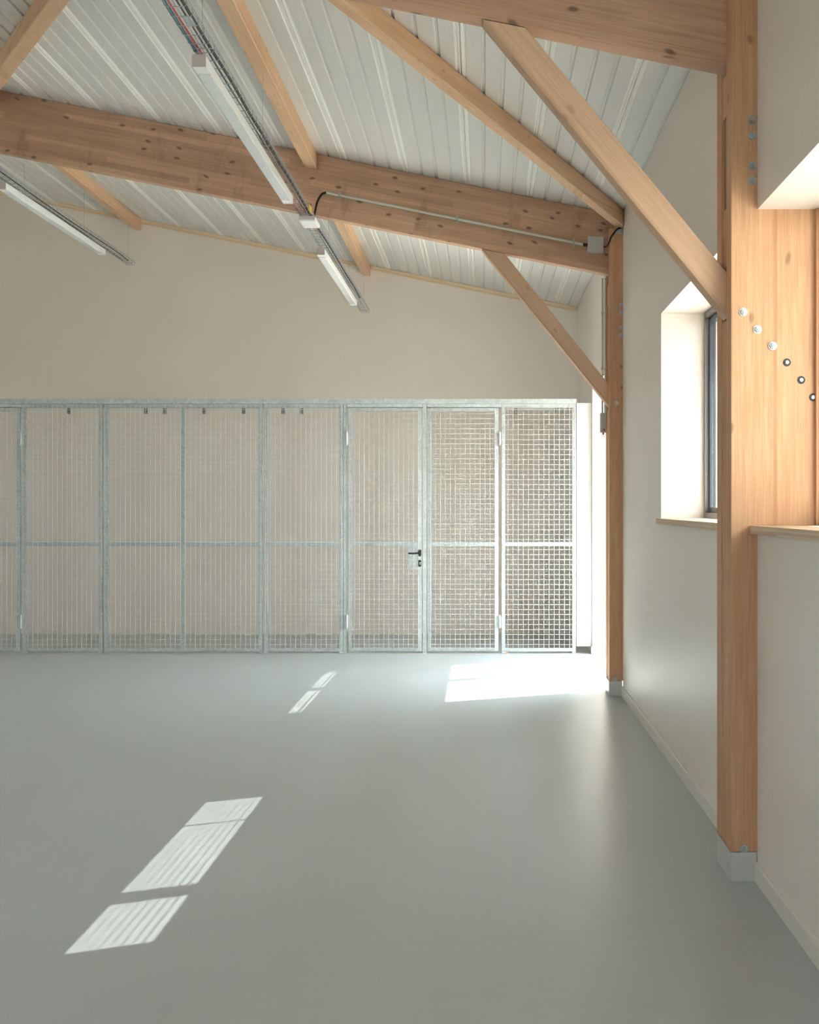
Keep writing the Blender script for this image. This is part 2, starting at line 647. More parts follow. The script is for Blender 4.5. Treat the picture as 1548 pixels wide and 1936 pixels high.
# ------------------------------------------------------------------ timber posts
def make_post(y0, label):
    """three-layer post: front board, packers in the middle, rear board, steel shoe"""
    w = 0.09
    top = 3.675
    o = thing('timber_post', (1.16, y0 + 0.135, 0), label, 'post')
    up_ = math.radians(90)

    def vert(name, x0, x1, ya, yb, za, zb, mat=None, bev=0.003):
        f = frame_y(up_, ((x0 + x1) / 2, (ya + yb) / 2, za))
        return link_mesh(name, boxbm(x0, x1, ya, yb, za, zb, bevel=bev), mat or M['post'], o, f)
    vert('front_board', 0.985, 1.352, y0, y0 + w, 0.118, top)
    vert('rear_board', 0.985, 1.352, y0 + 2 * w, y0 + 3 * w, 0.118, top)
    for za, zb, xin, mt in ((0.118, 2.255, 0.989, M['post']), (2.47, 2.715, 0.992, M['post']),
                            (2.725, 3.085, 0.996, M['ply_end']), (3.09, 3.26, 0.990, M['post'])):
        vert('packer', xin, 1.352, y0 + w + 0.001, y0 + 2 * w - 0.001, za, zb, mt, 0.001)
    vert('timber_lining', 1.318, 1.352, y0 - 0.022, y0 - 0.0005, SILL + 0.035, HEAD - 0.001, M['post'], 0.002) if y0 < 6 else None
    # folded steel shoe
    bm = boxbm(0.981, 1.086, y0 - 0.004, y0 + 3 * w + 0.004, 0.0, 0.116, bevel=0.0015)
    link_mesh('steel_shoe', bm, M['shoe'], o)
    return o


def bolt_mesh(r=0.013):
    """washer and domed hexagon head, axis along -Y, centred on the timber face"""
    bm = bmesh.new()
    tube(bm, [(0, 0.0, 0), (0, -0.003, 0)], r * 1.35, 14)
    tube(bm, [(0, -0.003, 0), (0, -0.011, 0)], r * 0.92, 6)
    tube(bm, [(0, -0.011, 0), (0, -0.016, 0)], r * 0.5, 8)
    me = bpy.data.meshes.new('bolt')
    bm.to_mesh(me)
    bm.free()
    me.materials.append(M['bolt'])
    return me


bolt_me = bolt_mesh()


def add_bolts(parent, pts, y, me=None):
    for i, (x, z) in enumerate(pts):
        o = bpy.data.objects.new('bolt', me or bolt_me)
        COL.objects.link(o)
        o.parent = parent
        wm = Matrix.Translation((x, y, z)) @ Matrix.Rotation(0.3 * i, 4, 'Y')
        o.matrix_basis = WORLD[parent.name].inverted() @ wm
        WORLD[o.name] = wm


near_post = make_post(4.43, 'big timber post in the foreground, its boards showing pale inside the near window recess')
far_post = make_post(8.73, 'slender far timber post beside the bright glazed door, near the cage')
vb = [3.035, 2.972, 2.853, 2.794]
add_bolts(near_post, [(1.069, z) for z in vb] + [(1.033, 2.27), (1.090, 2.20), (1.150, 2.134), (1.035, 0.128)], 4.43)
add_bolts(far_post, [(1.076, z + 0.04) for z in vb] + [(1.040, 2.302), (1.030, 0.128)], 8.73)
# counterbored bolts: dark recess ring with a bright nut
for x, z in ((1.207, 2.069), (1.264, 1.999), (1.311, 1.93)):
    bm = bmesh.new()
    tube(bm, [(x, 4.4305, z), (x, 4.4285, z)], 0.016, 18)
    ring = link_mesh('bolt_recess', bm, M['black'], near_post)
    bm = bmesh.new()
    tube(bm, [(x, 4.4285, z), (x, 4.4225, z)], 0.008, 6)
    link_mesh('nut', bm, M['bolt'], ring)


# ------------------------------------------------------------------ rafters and knee braces
def rafter(y0, zb_at, slope_b, label):
    x0, x1 = XL + 0.01, 1.085
    pts = [(x0, zb_at + slope_b * (0.98 - x0)), (x1, zb_at + slope_b * (0.98 - x1)), (x1, roof(x1) - 0.001), (x0, roof(x0) - 0.001)]
    a = math.atan(-slope_b)
    f = frame_y(a, (x0, y0 + 0.045, pts[0][1]))
    return link_mesh('glulam_rafter', prism_xz(pts, y0 + 0.0, y0 + 0.09, 0.004), M['glulam'], frame=f)


tag(rafter(4.5205, 3.284, 0.2008, ''), 'near glulam rafter crossing the top right corner of the view', 'beam')
far_rafter = tag(rafter(8.8205, 3.336, 0.2015, ''), 'far brown glulam rafter spanning the whole view and carrying the pale conduit', 'beam')


def knee(y0, xa, za, xb, zb, xc, zc1, zc2, label):
    pts = [(xa, za), (xc, zc2), (xc, zc1), (xb, zb)]
    a = math.atan2(zc2 - za, xc - xa)
    f = frame_y(a, (xa, y0 + 0.045, za))
    return tag(link_mesh('knee_brace', prism_xz(pts, y0, y0 + 0.088, 0.003), M['brace'], frame=f), label, 'brace')


knee(4.521, -0.007, 3.479, 0.170, 3.444, 0.994, 2.44, 2.262, 'large diagonal timber knee brace running from the near rafter down to the foreground post')
knee(8.821, -0.020, 3.532, 0.165, 3.496, 0.994, 2.455, 2.28, 'smaller diagonal timber knee brace below the far rafter, meeting the far post')


# purlins and wind braces: plan polygon hung from the roof plane
def roof_timber(name, plan, h, label, cat, ang, mat='sawn', drop=0.001):
    bm = bmesh.new()
    b = [bm.verts.new((x, y, roof(x) - h)) for x, y in plan]
    t = [bm.verts.new((x, y, roof(x) - drop)) for x, y in plan]
    bm.faces.new(b)
    bm.faces.new(list(reversed(t)))
    n = len(plan)
    for i in range(n):
        bm.faces.new((b[i], t[i], t[(i + 1) % n], b[(i + 1) % n]))
    bmesh.ops.bevel(bm, geom=list(bm.edges), offset=0.004, segments=1, affect='EDGES')
    f = Matrix.Translation((plan[0][0], plan[0][1], roof(plan[0][0]) - h)) @ Matrix.Rotation(ang, 4, 'Z')
    return tag(link_mesh(name, bm, M[mat], frame=f), label, cat)


R90 = math.radians(90)
PX0, PX1 = -1.425, -1.325
roof_timber('purlin', [(PX0, 4.611), (PX1, 4.611), (PX1, 8.819), (PX0, 8.819)], 0.125,
            'orange-toned purlin above the long cable tray, butting into the near side of the far rafter', 'purlin', R90)
roof_timber('purlin', [(PX0, 8.912), (PX1, 8.912), (PX1, YB - 0.002), (PX0, YB - 0.002)], 0.125,
            'short purlin running from behind the far rafter to the back wall, above the smaller light', 'purlin', R90)
roof_timber('purlin', [(-4.10, 8.912), (-4.0, 8.912), (-4.0, YB - 0.002), (-4.10, YB - 0.002)], 0.125,
            'purlin at the far left running to the back wall above the left hanging light', 'purlin', R90)
wb = 0.093
dC = Vector((1.683, 2.87)).normalized()
nC = Vector((-dC.y, dC.x)) * wb


def at_y(p, d, y):
    t = (y - p[1]) / d[1]
    return (p[0] + d[0] * t, y)


def at_x(p, d, x):
    t = (x - p[0]) / d[0]
    return (x, p[1] + d[1] * t)


pC = Vector((-0.593, 5.79))
qC = pC + nC
roof_timber('wind_brace', [at_y(pC, dC, 4.64), at_x(pC, dC, 1.086), (1.086, 8.815), at_y(qC, dC, 8.815), at_x(qC, dC, PX1 + 0.002), (PX1 + 0.002, 4.64)], 0.125,
            'long diagonal roof brace crossing the ceiling to the top of the far post', 'brace', math.atan2(dC.y, dC.x), 'sawn')
dA = Vector((-0.897, 1.43)).normalized()
nA = Vector((dA.y, -dA.x)) * wb
pA = Vector((-2.513, 6.40))
qA = pA + nA
roof_timber('wind_brace', [at_x(pA, dA, PX0 - 0.002), at_y(pA, dA, 8.80), at_y(qA, dA, 8.80), at_x(qA, dA, PX0 - 0.002)], 0.125,
            'short diagonal roof brace cutting across the upper left corner', 'brace', math.atan2(dA.y, dA.x), 'sawn')

# batten along the top of the back wall, in lengths between the purlins
bi = 0
for xa, xb in ((XL + 0.01, -4.105), (-3.995, PX0 - 0.003), (PX1 + 0.003, 1.075)):
    bi += 1
    f = frame_y(math.atan(-SL), (xa, YB - 0.03, roof(xa) - 0.045))
    pts = [(xa, roof(xa) - 0.048), (xb, roof(xb) - 0.048), (xb, roof(xb) - 0.001), (xa, roof(xa) - 0.001)]
    o = link_mesh('trim_%d' % bi, prism_xz(pts, YB - 0.035, YB - 0.001, 0.002), M['batten'], frame=f)
    struct(o, 'pale pine batten along the top of the back wall', 'trim')


# ------------------------------------------------------------------ windows and door
def ring_frame(bm, x0, x1, ya, yb, za, zb, w):
    box(bm, x0, x1, ya, ya + w, za, zb)
    box(bm, x0, x1, yb - w, yb, za, zb)
    box(bm, x0, x1, ya + w, yb - w, za, za + w)
    box(bm, x0, x1, ya + w, yb - w, zb - w, zb)


def make_window(n, ya, yb, splits, sill_y0, sill_y1, label):
    o = thing('window_%d' % n, (1.40, (ya + yb) / 2, SILL), label, 'window')
    o['kind'] = 'structure'
    bm = bmesh.new()
    ring_frame(bm, 1.353, 1.42, ya, yb, SILL + 0.034, HEAD, 0.035)
    for sp in splits:
        box(bm, 1.353, 1.42, sp - 0.028, sp + 0.028, SILL + 0.069, HEAD - 0.035)
    link_mesh('window_frame', bm, M['frame_grey'], o)
    edges = [ya + 0.035] + [v for sp in splits for v in (sp - 0.028, sp + 0.028)] + [yb - 0.035]
    for a, b in zip(edges[::2], edges[1::2]):
        bm = bmesh.new()
        ring_frame(bm, 1.376, 1.412, a, b, SILL + 0.069, HEAD - 0.035, 0.032)
        s = link_mesh('sash', bm, M['frame_dark'], o)
        link_mesh('glass_pane', boxbm(1.390, 1.3945, a + 0.033, b - 0.033, SILL + 0.102, HEAD - 0.068), M['glass'], s)
    # plywood sill board
    f = Matrix.Translation((1.06, sill_y0, SILL))  @ Matrix.Rotation(R90, 4, 'Z')
    link_mesh('window_sill', boxbm(1.060, 1.353, sill_y0, sill_y1, SILL, SILL + 0.034, bevel=0.0015), M['plywood'], o, f)


make_window(1, 2.2, 4.43, [3.3], 2.2, 4.4265, 'foreground window whose deep recess shows the timber post boards')
make_window(2, 4.70, 6.84, [5.39], 4.703, 6.86, 'deep-set dark-framed window between the two timber posts')
# the sill board of window 2 sits in the recess; a small horn runs over the wall face
o = thing('door_1', (1.40, 10.085, 0), 'glazed double door hidden behind the far post, throwing bright sun on the floor', 'door')
o['kind'] = 'structure'
bm = bmesh.new()
ring_frame(bm, 1.353, 1.42, 9.0, 11.17, 0.0, HEAD, 0.035)
box(bm, 1.353, 1.42, 10.155, 10.245, 0.035, HEAD - 0.035)
link_mesh('door_frame', bm, M['frame_grey'], o)
for a, b in ((9.035, 10.155), (10.245, 11.135)):
    bm = bmesh.new()
    ring_frame(bm, 1.376, 1.412, a, b, 0.035, HEAD - 0.035, 0.03)
    s = link_mesh('door_leaf', bm, M['frame_dark'], o)
    link_mesh('glass_pane', boxbm(1.390, 1.3945, a + 0.035, b - 0.035, 0.07, HEAD - 0.07), M['glass'], s)
# window behind the camera, added to bring fill light into the near bay
o = thing('window_3', (-2.65, YF - 0.15, 0.7), 'unseen window in the wall behind the camera, added for fill light', 'window')
o['kind'] = 'structure'
bm = bmesh.new()
for xa, xb, za, zb in ((-3.3, -3.25, 0.7, 2.8), (-2.05, -2.0, 0.7, 2.8), (-3.25, -2.05, 0.7, 0.75), (-3.25, -2.05, 2.75, 2.8)):
    box(bm, xa, xb, YF - 0.2, YF - 0.13, za, zb)
f = link_mesh('window_frame', bm, M['frame_grey'], o)
link_mesh('glass_pane', boxbm(-3.249, -2.051, YF - 0.168, YF - 0.163, 0.751, 2.749), M['glass'], f)

# outside: ground and sun shades over the openings
struct(link_mesh('ground', boxbm(-40, 40, -30, 40, -0.5, -0.13), M['ground'], frame=Matrix()))


bm = boxbm(6.0, 10.0, -14.0, 7.6, -0.13, 4.7)  # unseen block, added to cut the sky light reaching the window recesses
box(bm, 5.8, 10.2, -14.2, 7.8, 4.7, 4.85)
tag(link_mesh('sky_blocker', bm, M['blocker']), 'unseen flat-topped block added opposite the windows to hold back sky light', 'light blocker')


def sun_shade(ya, yb, z_lo, z_hi, louvre, label, h=2.80):
    """solid shelf on brackets: shades the glass between z_lo and z_hi for a sun 42.8 degrees up"""
    s = 0.926
    d1 = (h - z_hi) / s
    d2 = (h - z_lo) / s
    o = thing('sun_shade', (XO, (ya + yb) / 2, h), label, 'sun shade')
    link_mesh('shelf', boxbm(1.39 + d1, 1.39 + d2, ya, yb, h, h + 0.02), M['shade'], o)
    for y in (ya + 0.05, yb - 0.06):
        link_mesh('bracket', boxbm(XO, 1.39 + d2, y, y + 0.012, h + 0.02, h + 0.07) if h < 4 else boxbm(1.41 + d1, 1.42 + d1, y, y + 0.08, -0.13, h), M['frame_grey'], o)
    if louvre:
        bm = bmesh.new()
        z = z_hi + 0.107
        while z < 2.78:
            box(bm, 1.490, 1.511, ya + 0.1, yb - 0.1, z, z + 0.007)
            z += 0.031
        for y in louvre:
            box(bm, 1.511, 1.523, y - 0.007, y + 0.007, z_hi + 0.09, 2.78)
        link_mesh('louvre_blades', bm, M['frame_grey'], o)
    return o


# ray offsets: azimuth shifts shade by 0.36 m per metre, so shelves overrun the opening
sun_shade(1.6, 4.70, 1.30, 2.74, (), 'outside sun shelf over the foreground window, out of view')
sun_shade(4.701, 7.9, 1.546, 2.33, (6.40,), 'outside sun shelf over the middle window, out of view')
sun_shade(9.0, 13.2, 1.546, 2.50, (9.50, 10.46), 'outside sun shelf high over the glazed door, out of view', 4.6)

# ------------------------------------------------------------------ mesh cage
YC = 11.25
S = 186.7


def cx(px):
    return (px - 915) / S


def cz(py):
    return 1.5 - (py - 955) / S


PITCH = 0.0508


def mesh_part(parent, x0, x1, z0, z1, y=YC - 0.006, skip=None):
    bm = bmesh.new()
    r = 0.0018
    n = max(2, round((x1 - x0) / PITCH))
    for i in range(n + 1):
        x = x0 + (x1 - x0) * i / n
        box(bm, x - r, x + r, y - 2 * r, y, z0, z1)
    n = round((z1 - z0) / PITCH)
    for i in range(n + 1):
        z = z0 + (z1 - z0) * i / n
        box(bm, x0, x1, y, y + 2 * r, z - r, z + r)
    return link_mesh('wire_mesh', bm, M['wire'], parent)


def bar(parent, name, x0, x1, z0, z1, y0=YC, y1=YC + 0.03, mat='galv'):
    return link_mesh(name, boxbm(x0, x1, y0, y1, z0, z1, bevel=0.0015), M[mat], parent)


ZT, ZM0, ZM1, ZB0, ZB1 = cz(763.5), 1.085, 1.125, 0.018, 0.052


def fixed_panel(px0, px1, label, mullion=None, feet=True, lw=0.036, rw=0.036, top=ZT):
    x0, x1 = cx(px0), cx(px1)
    o = thing('mesh_panel', ((x0 + x1) / 2, YC, 0), label, 'mesh panel', None)
    bar(o, 'stile', x0, x0 + lw, 0.012, top - 0.001)
    bar(o, 'stile', x1 - rw, x1, 0.012, top - 0.001)
    spans = [(x0 + lw, x1 - rw)]
    if mullion:
        xm = cx(mullion)
        bar(o, 'mullion', xm - 0.018, xm + 0.018, 0.012, top - 0.001)
        spans = [(x0 + lw, xm - 0.018), (xm + 0.018, x1 - rw)]
    for a, b in spans:
        bar(o, 'top_rail', a, b, top - 0.036, top - 0.001)
        bar(o, 'middle_rail', a, b, ZM0, ZM1)
        bar(o, 'bottom_rail', a, b, ZB0, ZB1)
    mesh_part(o, x0 + 0.012, x1 - 0.012, ZB0 + 0.02, top - 0.008)
    for xf in (x0 + 0.02, x1 - 0.02):
        bar(o, 'foot_plate', xf - 0.019, xf + 0.019, 0.0, 0.012, YC - 0.012, YC + 0.045)
    return o


fixed_panel(-399, -113, 'double-width mesh panel of the cage beyond the left edge of the picture', mullion=-256)
fixed_panel(42, 193.5, 'narrow fixed mesh panel between the leftmost cage door and the panel joint')
fixed_panel(197, 495, 'double-width mesh panel with a central mullion, left part of the cage', mullion=346)
fixed_panel(499, 648, 'fixed mesh panel directly left of the cage door that has the black handle')
fixed_panel(948, 1088.5, 'rightmost fixed mesh panel of the cage, next to the white board')

# posts and lintels around the doors
DT = cz(771)


def cage_post(px0, px1, label, y1=YC + 0.05):
    o = thing('cage_post', (cx((px0 + px1) / 2), YC, 0), label, 'post')
    bar(o, 'upright', cx(px0), cx(px1), 0.012, ZT - 0.001, YC, y1)
    bar(o, 'foot_plate', cx(px0) - 0.004, cx(px1) + 0.004, 0.0, 0.012, YC - 0.02, y1 + 0.012)
    return o


p = cage_post(649, 655, 'slim galvanised upright carrying the hinges of the handled cage door')
p2 = cage_post(799, 806, 'galvanised upright between the two central cage doors, at the black handle')


def lintel(px0, px1, label):
    return tag(link_mesh('door_lintel', boxbm(cx(px0), cx(px1), YC - 0.002, YC + 0.04, DT + 0.006, ZT - 0.001, bevel=0.001), M['galv']), label, 'lintel')


lintel(655.6, 798.4, 'galvanised lintel over the cage door with the black handle')
lintel(806.6, 947, 'galvanised lintel over the cage door without a handle, second panel from the right')
lintel(-110, 41.5, 'galvanised lintel over the door at the left edge of the cage')


def hinge(parent, x, zc):
    bm = bmesh.new()
    tube(bm, [(x, YC - 0.018, zc - 0.066), (x, YC - 0.018, zc + 0.066)], 0.009, 10)
    box(bm, x - 0.016, x + 0.016, YC - 0.014, YC - 0.0005, zc - 0.055, zc + 0.055)
    link_mesh('hinge', bm, M['shoe'], parent, smooth=False)


def cage_door(px0, px1, label, hinge_right):
    x0, x1 = cx(px0), cx(px1)
    o = thing('cage_door', ((x0 + x1) / 2, YC, 0.02), label, 'cage door')
    lw = 0.036
    bar(o, 'stile', x0, x0 + lw, 0.022, DT, YC, YC + 0.03)
    bar(o, 'stile', x1 - lw, x1, 0.022, DT, YC, YC + 0.03)
    bar(o, 'top_rail', x0 + lw, x1 - lw, DT - 0.034, DT)
    bar(o, 'middle_rail', x0 + lw, x1 - lw, ZM0, ZM1)
    bar(o, 'bottom_rail', x0 + lw, x1 - lw, 0.022, 0.056)
    if hinge_right:
        mesh_part(o, x0 + 0.03, x1 - 0.034, 0.04, DT - 0.008)
        hx = x1 + 0.012
    else:
        mesh_part(o, x0 + 0.014, x1 - 0.034, 0.04, DT - 0.008)
        hx = x0 - 0.012
    for zc in (cz(829.5), cz(1174.5)):
        hinge(o, hx, zc)
    return o


cage_door(-104, 38, 'cage door cut off by the left edge of the picture, hinges on its right', True)
d = cage_door(658, 797, 'central cage door with a black lever handle and lock', False)
cage_door(808, 942, 'cage door without a handle, hinged to the rightmost mesh panel', True)
# lock plate, lever, cylinder
lx = cx(794)
link_mesh('lock_plate', boxbm(cx(774), cx(797.5) - 0.001, YC - 0.001, YC + 0.002, cz(1076), cz(1030), bevel=0.0008), M['galv'], d)
bm = bmesh.new()
box(bm, lx - 0.016, lx + 0.012, YC - 0.018, YC - 0.001, cz(1051.5), cz(1039.5))
bmesh.ops.bevel(bm, geom=list(bm.edges), offset=0.004, segments=2, affect='EDGES')
tube(bm, [(lx, YC - 0.01, cz(1045.5)), (lx, YC - 0.06, cz(1045.5))], 0.008, 10)
tube(bm, smooth_path([(lx, YC - 0.058, cz(1045.2)), (lx - 0.03, YC - 0.06, cz(1045.4)), (lx - 0.075, YC - 0.058, cz(1045.8)), (cx(772.5), YC - 0.05, cz(1045.8))]), 0.0085, 10)
h = link_mesh('lever_handle', bm, M['black'], d)
h['label'] = 'black lever handle'
bm = boxbm(lx - 0.016, lx + 0.012, YC - 0.014, YC - 0.001, cz(1071), cz(1059), bevel=0.006)
k = link_mesh('lock_escutcheon', bm, M['black'], d)
bm = bmesh.new()
tube(bm, [(lx + 0.001, YC - 0.012, cz(1064)), (lx + 0.001, YC - 0.019, cz(1064))], 0.007, 12)
tube(bm, [(lx + 0.001, YC - 0.012, cz(1067)), (lx + 0.001, YC - 0.019, cz(1067))], 0.004, 10)
link_mesh('lock_cylinder', bm, M['wire'], k)

# header channel in three visible lengths, with small brackets behind
for a, b, br, lab in ((-399, 195, (125,), 'left length of the galvanised header channel on top of the cage'),
                      (195.6, 496.5, (272, 308, 383, 458), 'middle length of the galvanised header channel, between the two joints'),
                      (497.2, 1089, (533, 568, 730, 815, 905, 975, 1050), 'right and longest length of the galvanised header channel, ending by the white board')):
    o = thing('header_channel', (cx((a + b) / 2), YC, ZT), lab, 'channel')
    bm = bmesh.new()
    x0, x1 = cx(a), cx(b)
    z1 = cz(754.5)
    box(bm, x0, x1, YC - 0.022, YC - 0.018, ZT, z1)
    box(bm, x0, x1, YC - 0.018, YC + 0.06, z1 - 0.004, z1)
    box(bm, x0, x1, YC + 0.056, YC + 0.06, ZT - 0.04, z1 - 0.004)
    box(bm, x0, x1, YC - 0.018, YC + 0.056, ZT, ZT + 0.003)
    link_mesh('channel', bm, M['galv'], o)
    for bx_ in br:
        thin = bx_ in (730, 815, 905)
        zb = cz(774.5) if thin else cz(781)
        bm = bmesh.new()
        X = cx(bx_)
        box(bm, X - 0.019, X + 0.019, YC + 0.060, YC + 0.066, zb, ZT + 0.02)
        box(bm, X - 0.019, X + 0.019, YC + 0.066, YC + 0.110, zb, zb + 0.006)
        link_mesh('bracket', bm, M['frame_grey'], o)

# white board between cage and wall
tag(link_mesh('filler_board', boxbm(cx(1090), XW - 0.002, YC + 0.0, YC + 0.04, 0.07, cz(762), bevel=0.002), M['white']),
    'tall white board filling the gap between the cage and the right wall', 'board')
bm = bmesh.new()
box(bm, cx(955), cx(959.5), YC - 0.05, YC - 0.035, 0.0, 0.012)
box(bm, cx(959), cx(962), YC - 0.045, YC - 0.02, 0.0, 0.008)
bmesh.ops.bevel(bm, geom=list(bm.edges), offset=0.002, segments=1, affect='EDGES')
tag(link_mesh('wood_chip', bm, M['sawn']), 'tiny brown wood chip on the floor at the foot of the rightmost mesh panel', 'wood chip')


# ------------------------------------------------------------------ cable trays and lights
def cable_tray(xc, zb, y0, y1, label):
    o = thing('cable_tray', (xc, (y0 + y1) / 2, zb), label, 'cable tray')
    w, hgt, r = 0.05, 0.040, 0.0024
    bm = bmesh.new()
    y = y1
    while y > y0 - 1e-6:
        c = 0.008
        tube(bm, [(xc - w, y, zb + hgt), (xc - w, y, zb + c), (xc - w + c, y, zb), (xc + w - c, y, zb), (xc + w, y, zb + c), (xc + w, y, zb + hgt)], r, 5)
        y -= 0.1
    for dx, dz in ((-w, hgt), (w, hgt), (-w, 0.024), (w, 0.024), (-0.025, 0.0), (0.025, 0.0), (0, 0)):
        tube(bm, [(xc + dx, y0, zb + dz + (0.004 if dz == 0 else 0)), (xc + dx, y1, zb + dz + (0.004 if dz == 0 else 0))], r, 5)
    link_mesh('wire_basket', bm, M['tray'], o)
    return o


def hang_wires(o, xc, zb, ys):
    for y in ys:
        bm = bmesh.new()
        ztop = roof(xc) - 0.126
        tube(bm, [(xc, y, zb + 0.003), (xc, y, ztop)], 0.0011, 5)
        box(bm, xc - 0.05, xc + 0.05, y - 0.004, y + 0.004, zb + 0.006, zb + 0.010)
        link_mesh('suspension_wire', bm, M['tray'], o)


T1X, T1Z = -1.362, 3.70
t1 = cable_tray(T1X, T1Z, 2.6, 12.7, 'long wire-basket cable tray running under the purlin in the middle, with red and teal cables')
hang_wires(t1, T1X, T1Z, (5.37, 6.83, 9.75, 11.2, 12.6))
T2X, T2Z = -4.035, 4.24
t2 = cable_tray(T2X, T2Z, 6.6, 12.67, 'wire-basket cable tray at the far left, ending before the back wall')
hang_wires(t2, T2X, T2Z, (8.3, 9.75, 11.2, 12.6))


def batten_light(xc, zb, y0, y1, label):
    o = thing('batten_light', (xc, (y0 + y1) / 2, zb), label, 'light', 'slim white batten lights under the cable trays')
    w, hh = 0.034, 0.060
    # housing: trapezoid with a shallow lip
    pr = [(-w, 0.012), (-w + 0.004, hh), (w - 0.004, hh), (w, 0.012), (w, 0.004), (-w, 0.004)]
    bm = bmesh.new()
    a = [bm.verts.new((xc + px, y0 + 0.006, zb + pz)) for px, pz in pr]
    b = [bm.verts.new((xc + px, y1 - 0.006, zb + pz)) for px, pz in pr]
    bm.faces.new(a)
    bm.faces.new(list(reversed(b)))
    for i in range(len(pr)):
        j = (i + 1) % len(pr)
        bm.faces.new((a[i], b[i], b[j], a[j]))
    link_mesh('housing', bm, M['lamp_white'], o)
    link_mesh('diffuser', boxbm(xc - w + 0.005, xc + w - 0.005, y0 + 0.1, y1 - 0.1, zb - 0.003, zb + 0.004, bevel=0.001), M['prism'], o)
    e = link_mesh('end_cap', boxbm(xc - w, xc + w, y0, y0 + 0.006, zb, zb + hh, bevel=0.001), M['cap_grey'], o)
    e['label'] = 'grey end cap'
    link_mesh('end_cap', boxbm(xc - w, xc + w, y1 - 0.006, y1, zb, zb + hh, bevel=0.001), M['lamp_white'], o)
    for y in (y0 + 0.35, y1 - 0.35):
        link_mesh('mounting_clip', boxbm(xc - 0.012, xc + 0.012, y - 0.015, y + 0.015, zb + hh, zb + 0.097), M['tray'], o)
    return o


batten_light(-1.366, 3.600, 5.32, 7.75, 'large nearest white batten light hanging under the middle cable tray, before the far rafter')
batten_light(-1.372, 3.600, 9.32, 11.70, 'smaller white batten light beyond the far rafter, under the middle cable tray')
batten_light(-4.03, 4.140, 9.28, 11.73, 'white batten light at the left edge under the far left cable tray')

# small white box on the tray below the far rafter
o = thing('junction_box', (-1.318, 8.385, 3.62), 'flat white box under the middle cable tray, between the two lights', 'box')
link_mesh('housing', boxbm(-1.38, -1.256, 8.27, 8.50, 3.622, 3.645, bevel=0.002), M['lamp_white'], o)
link_mesh('lid', boxbm(-1.374, -1.262, 8.276, 8.494, 3.618, 3.622), M['white'], o)
link_mesh('rear_plate', boxbm(-1.376, -1.26, 8.262, 8.27, 3.625, 3.652), M['cap_grey'], o)
link_mesh('bracket', boxbm(-1.37, -1.33, 8.36, 8.40, 3.645, 3.699), M['tray'], o)


def cable(name, pts, r, mat, label, n=8, cat='cable'):
    bm = bmesh.new()
    tube(bm, smooth_path(pts, n), r, 6)
    return tag(link_mesh(name, bm, M[mat], smooth=True), label, cat)


def wavy(x, z, y0, y1, ax, az, step=0.45):
    pts = []
    y = y0
    while y < y1:
        pts.append((x + random.uniform(-ax, ax), y, z + random.uniform(0, az)))
        y += step
    pts.append((x, y1, z))
    return pts


cable('cable', wavy(T1X - 0.026, T1Z + 0.018, 2.7, 5.5, 0.003, 0.003), 0.006, 'red', 'red cable lying along the left side of the middle cable tray')
cable('cable', wavy(T1X - 0.041, T1Z + 0.010, 2.7, 5.6, 0.002, 0.002), 0.007, 'teal', 'teal cable beside the red one in the middle cable tray')
cable('cable', wavy(T1X + 0.033, T1Z + 0.020, 2.7, 11.9, 0.004, 0.006), 0.008, 'darkcable', 'thick dark cable along the right side of the middle cable tray')
cable('cable', wavy(T1X + 0.017, T1Z + 0.012, 2.7, 12.2, 0.003, 0.003), 0.004, 'black', 'thin black cable beside the thick dark one in the middle cable tray')
cable('cable', wavy(T1X - 0.030, T1Z + 0.010, 7.6, 8.9, 0.010, 0.014, 0.12), 0.004, 'red', 'short red cable tangle near the white box in the middle cable tray', 4)
cable('cable', wavy(T1X + 0.001, T1Z + 0.016, 8.0, 9.2, 0.018, 0.016, 0.1), 0.0035, 'orange', 'orange wire tangle in the middle cable tray beyond the white box', 4)
cable('cable', wavy(T2X + 0.03, T2Z + 0.012, 6.7, 12.5, 0.006, 0.008), 0.006, 'darkcable', 'dark cable lying in the far left cable tray')
cable('cable', wavy(T2X - 0.03, T2Z + 0.011, 9.0, 12.5, 0.006, 0.006), 0.004, 'black', 'thin black cable in the far end of the left cable tray')
bm = bmesh.new()
box(bm, T1X + 0.040, T1X + 0.052, 8.33, 8.45, T1Z + 0.02, T1Z + 0.06)
tag(link_mesh('cable_tie', bm, M['yellow']), 'yellow tag strapped to the cable tray beside the white box', 'tag')
o = link_mesh('tray_bracket', boxbm(T1X + 0.0, T1X + 0.035, 5.02, 5.12, T1Z + 0.008, T1Z + 0.012), M['galv'])
tag(o, 'small steel plate in the middle cable tray at the top of the picture', 'plate')

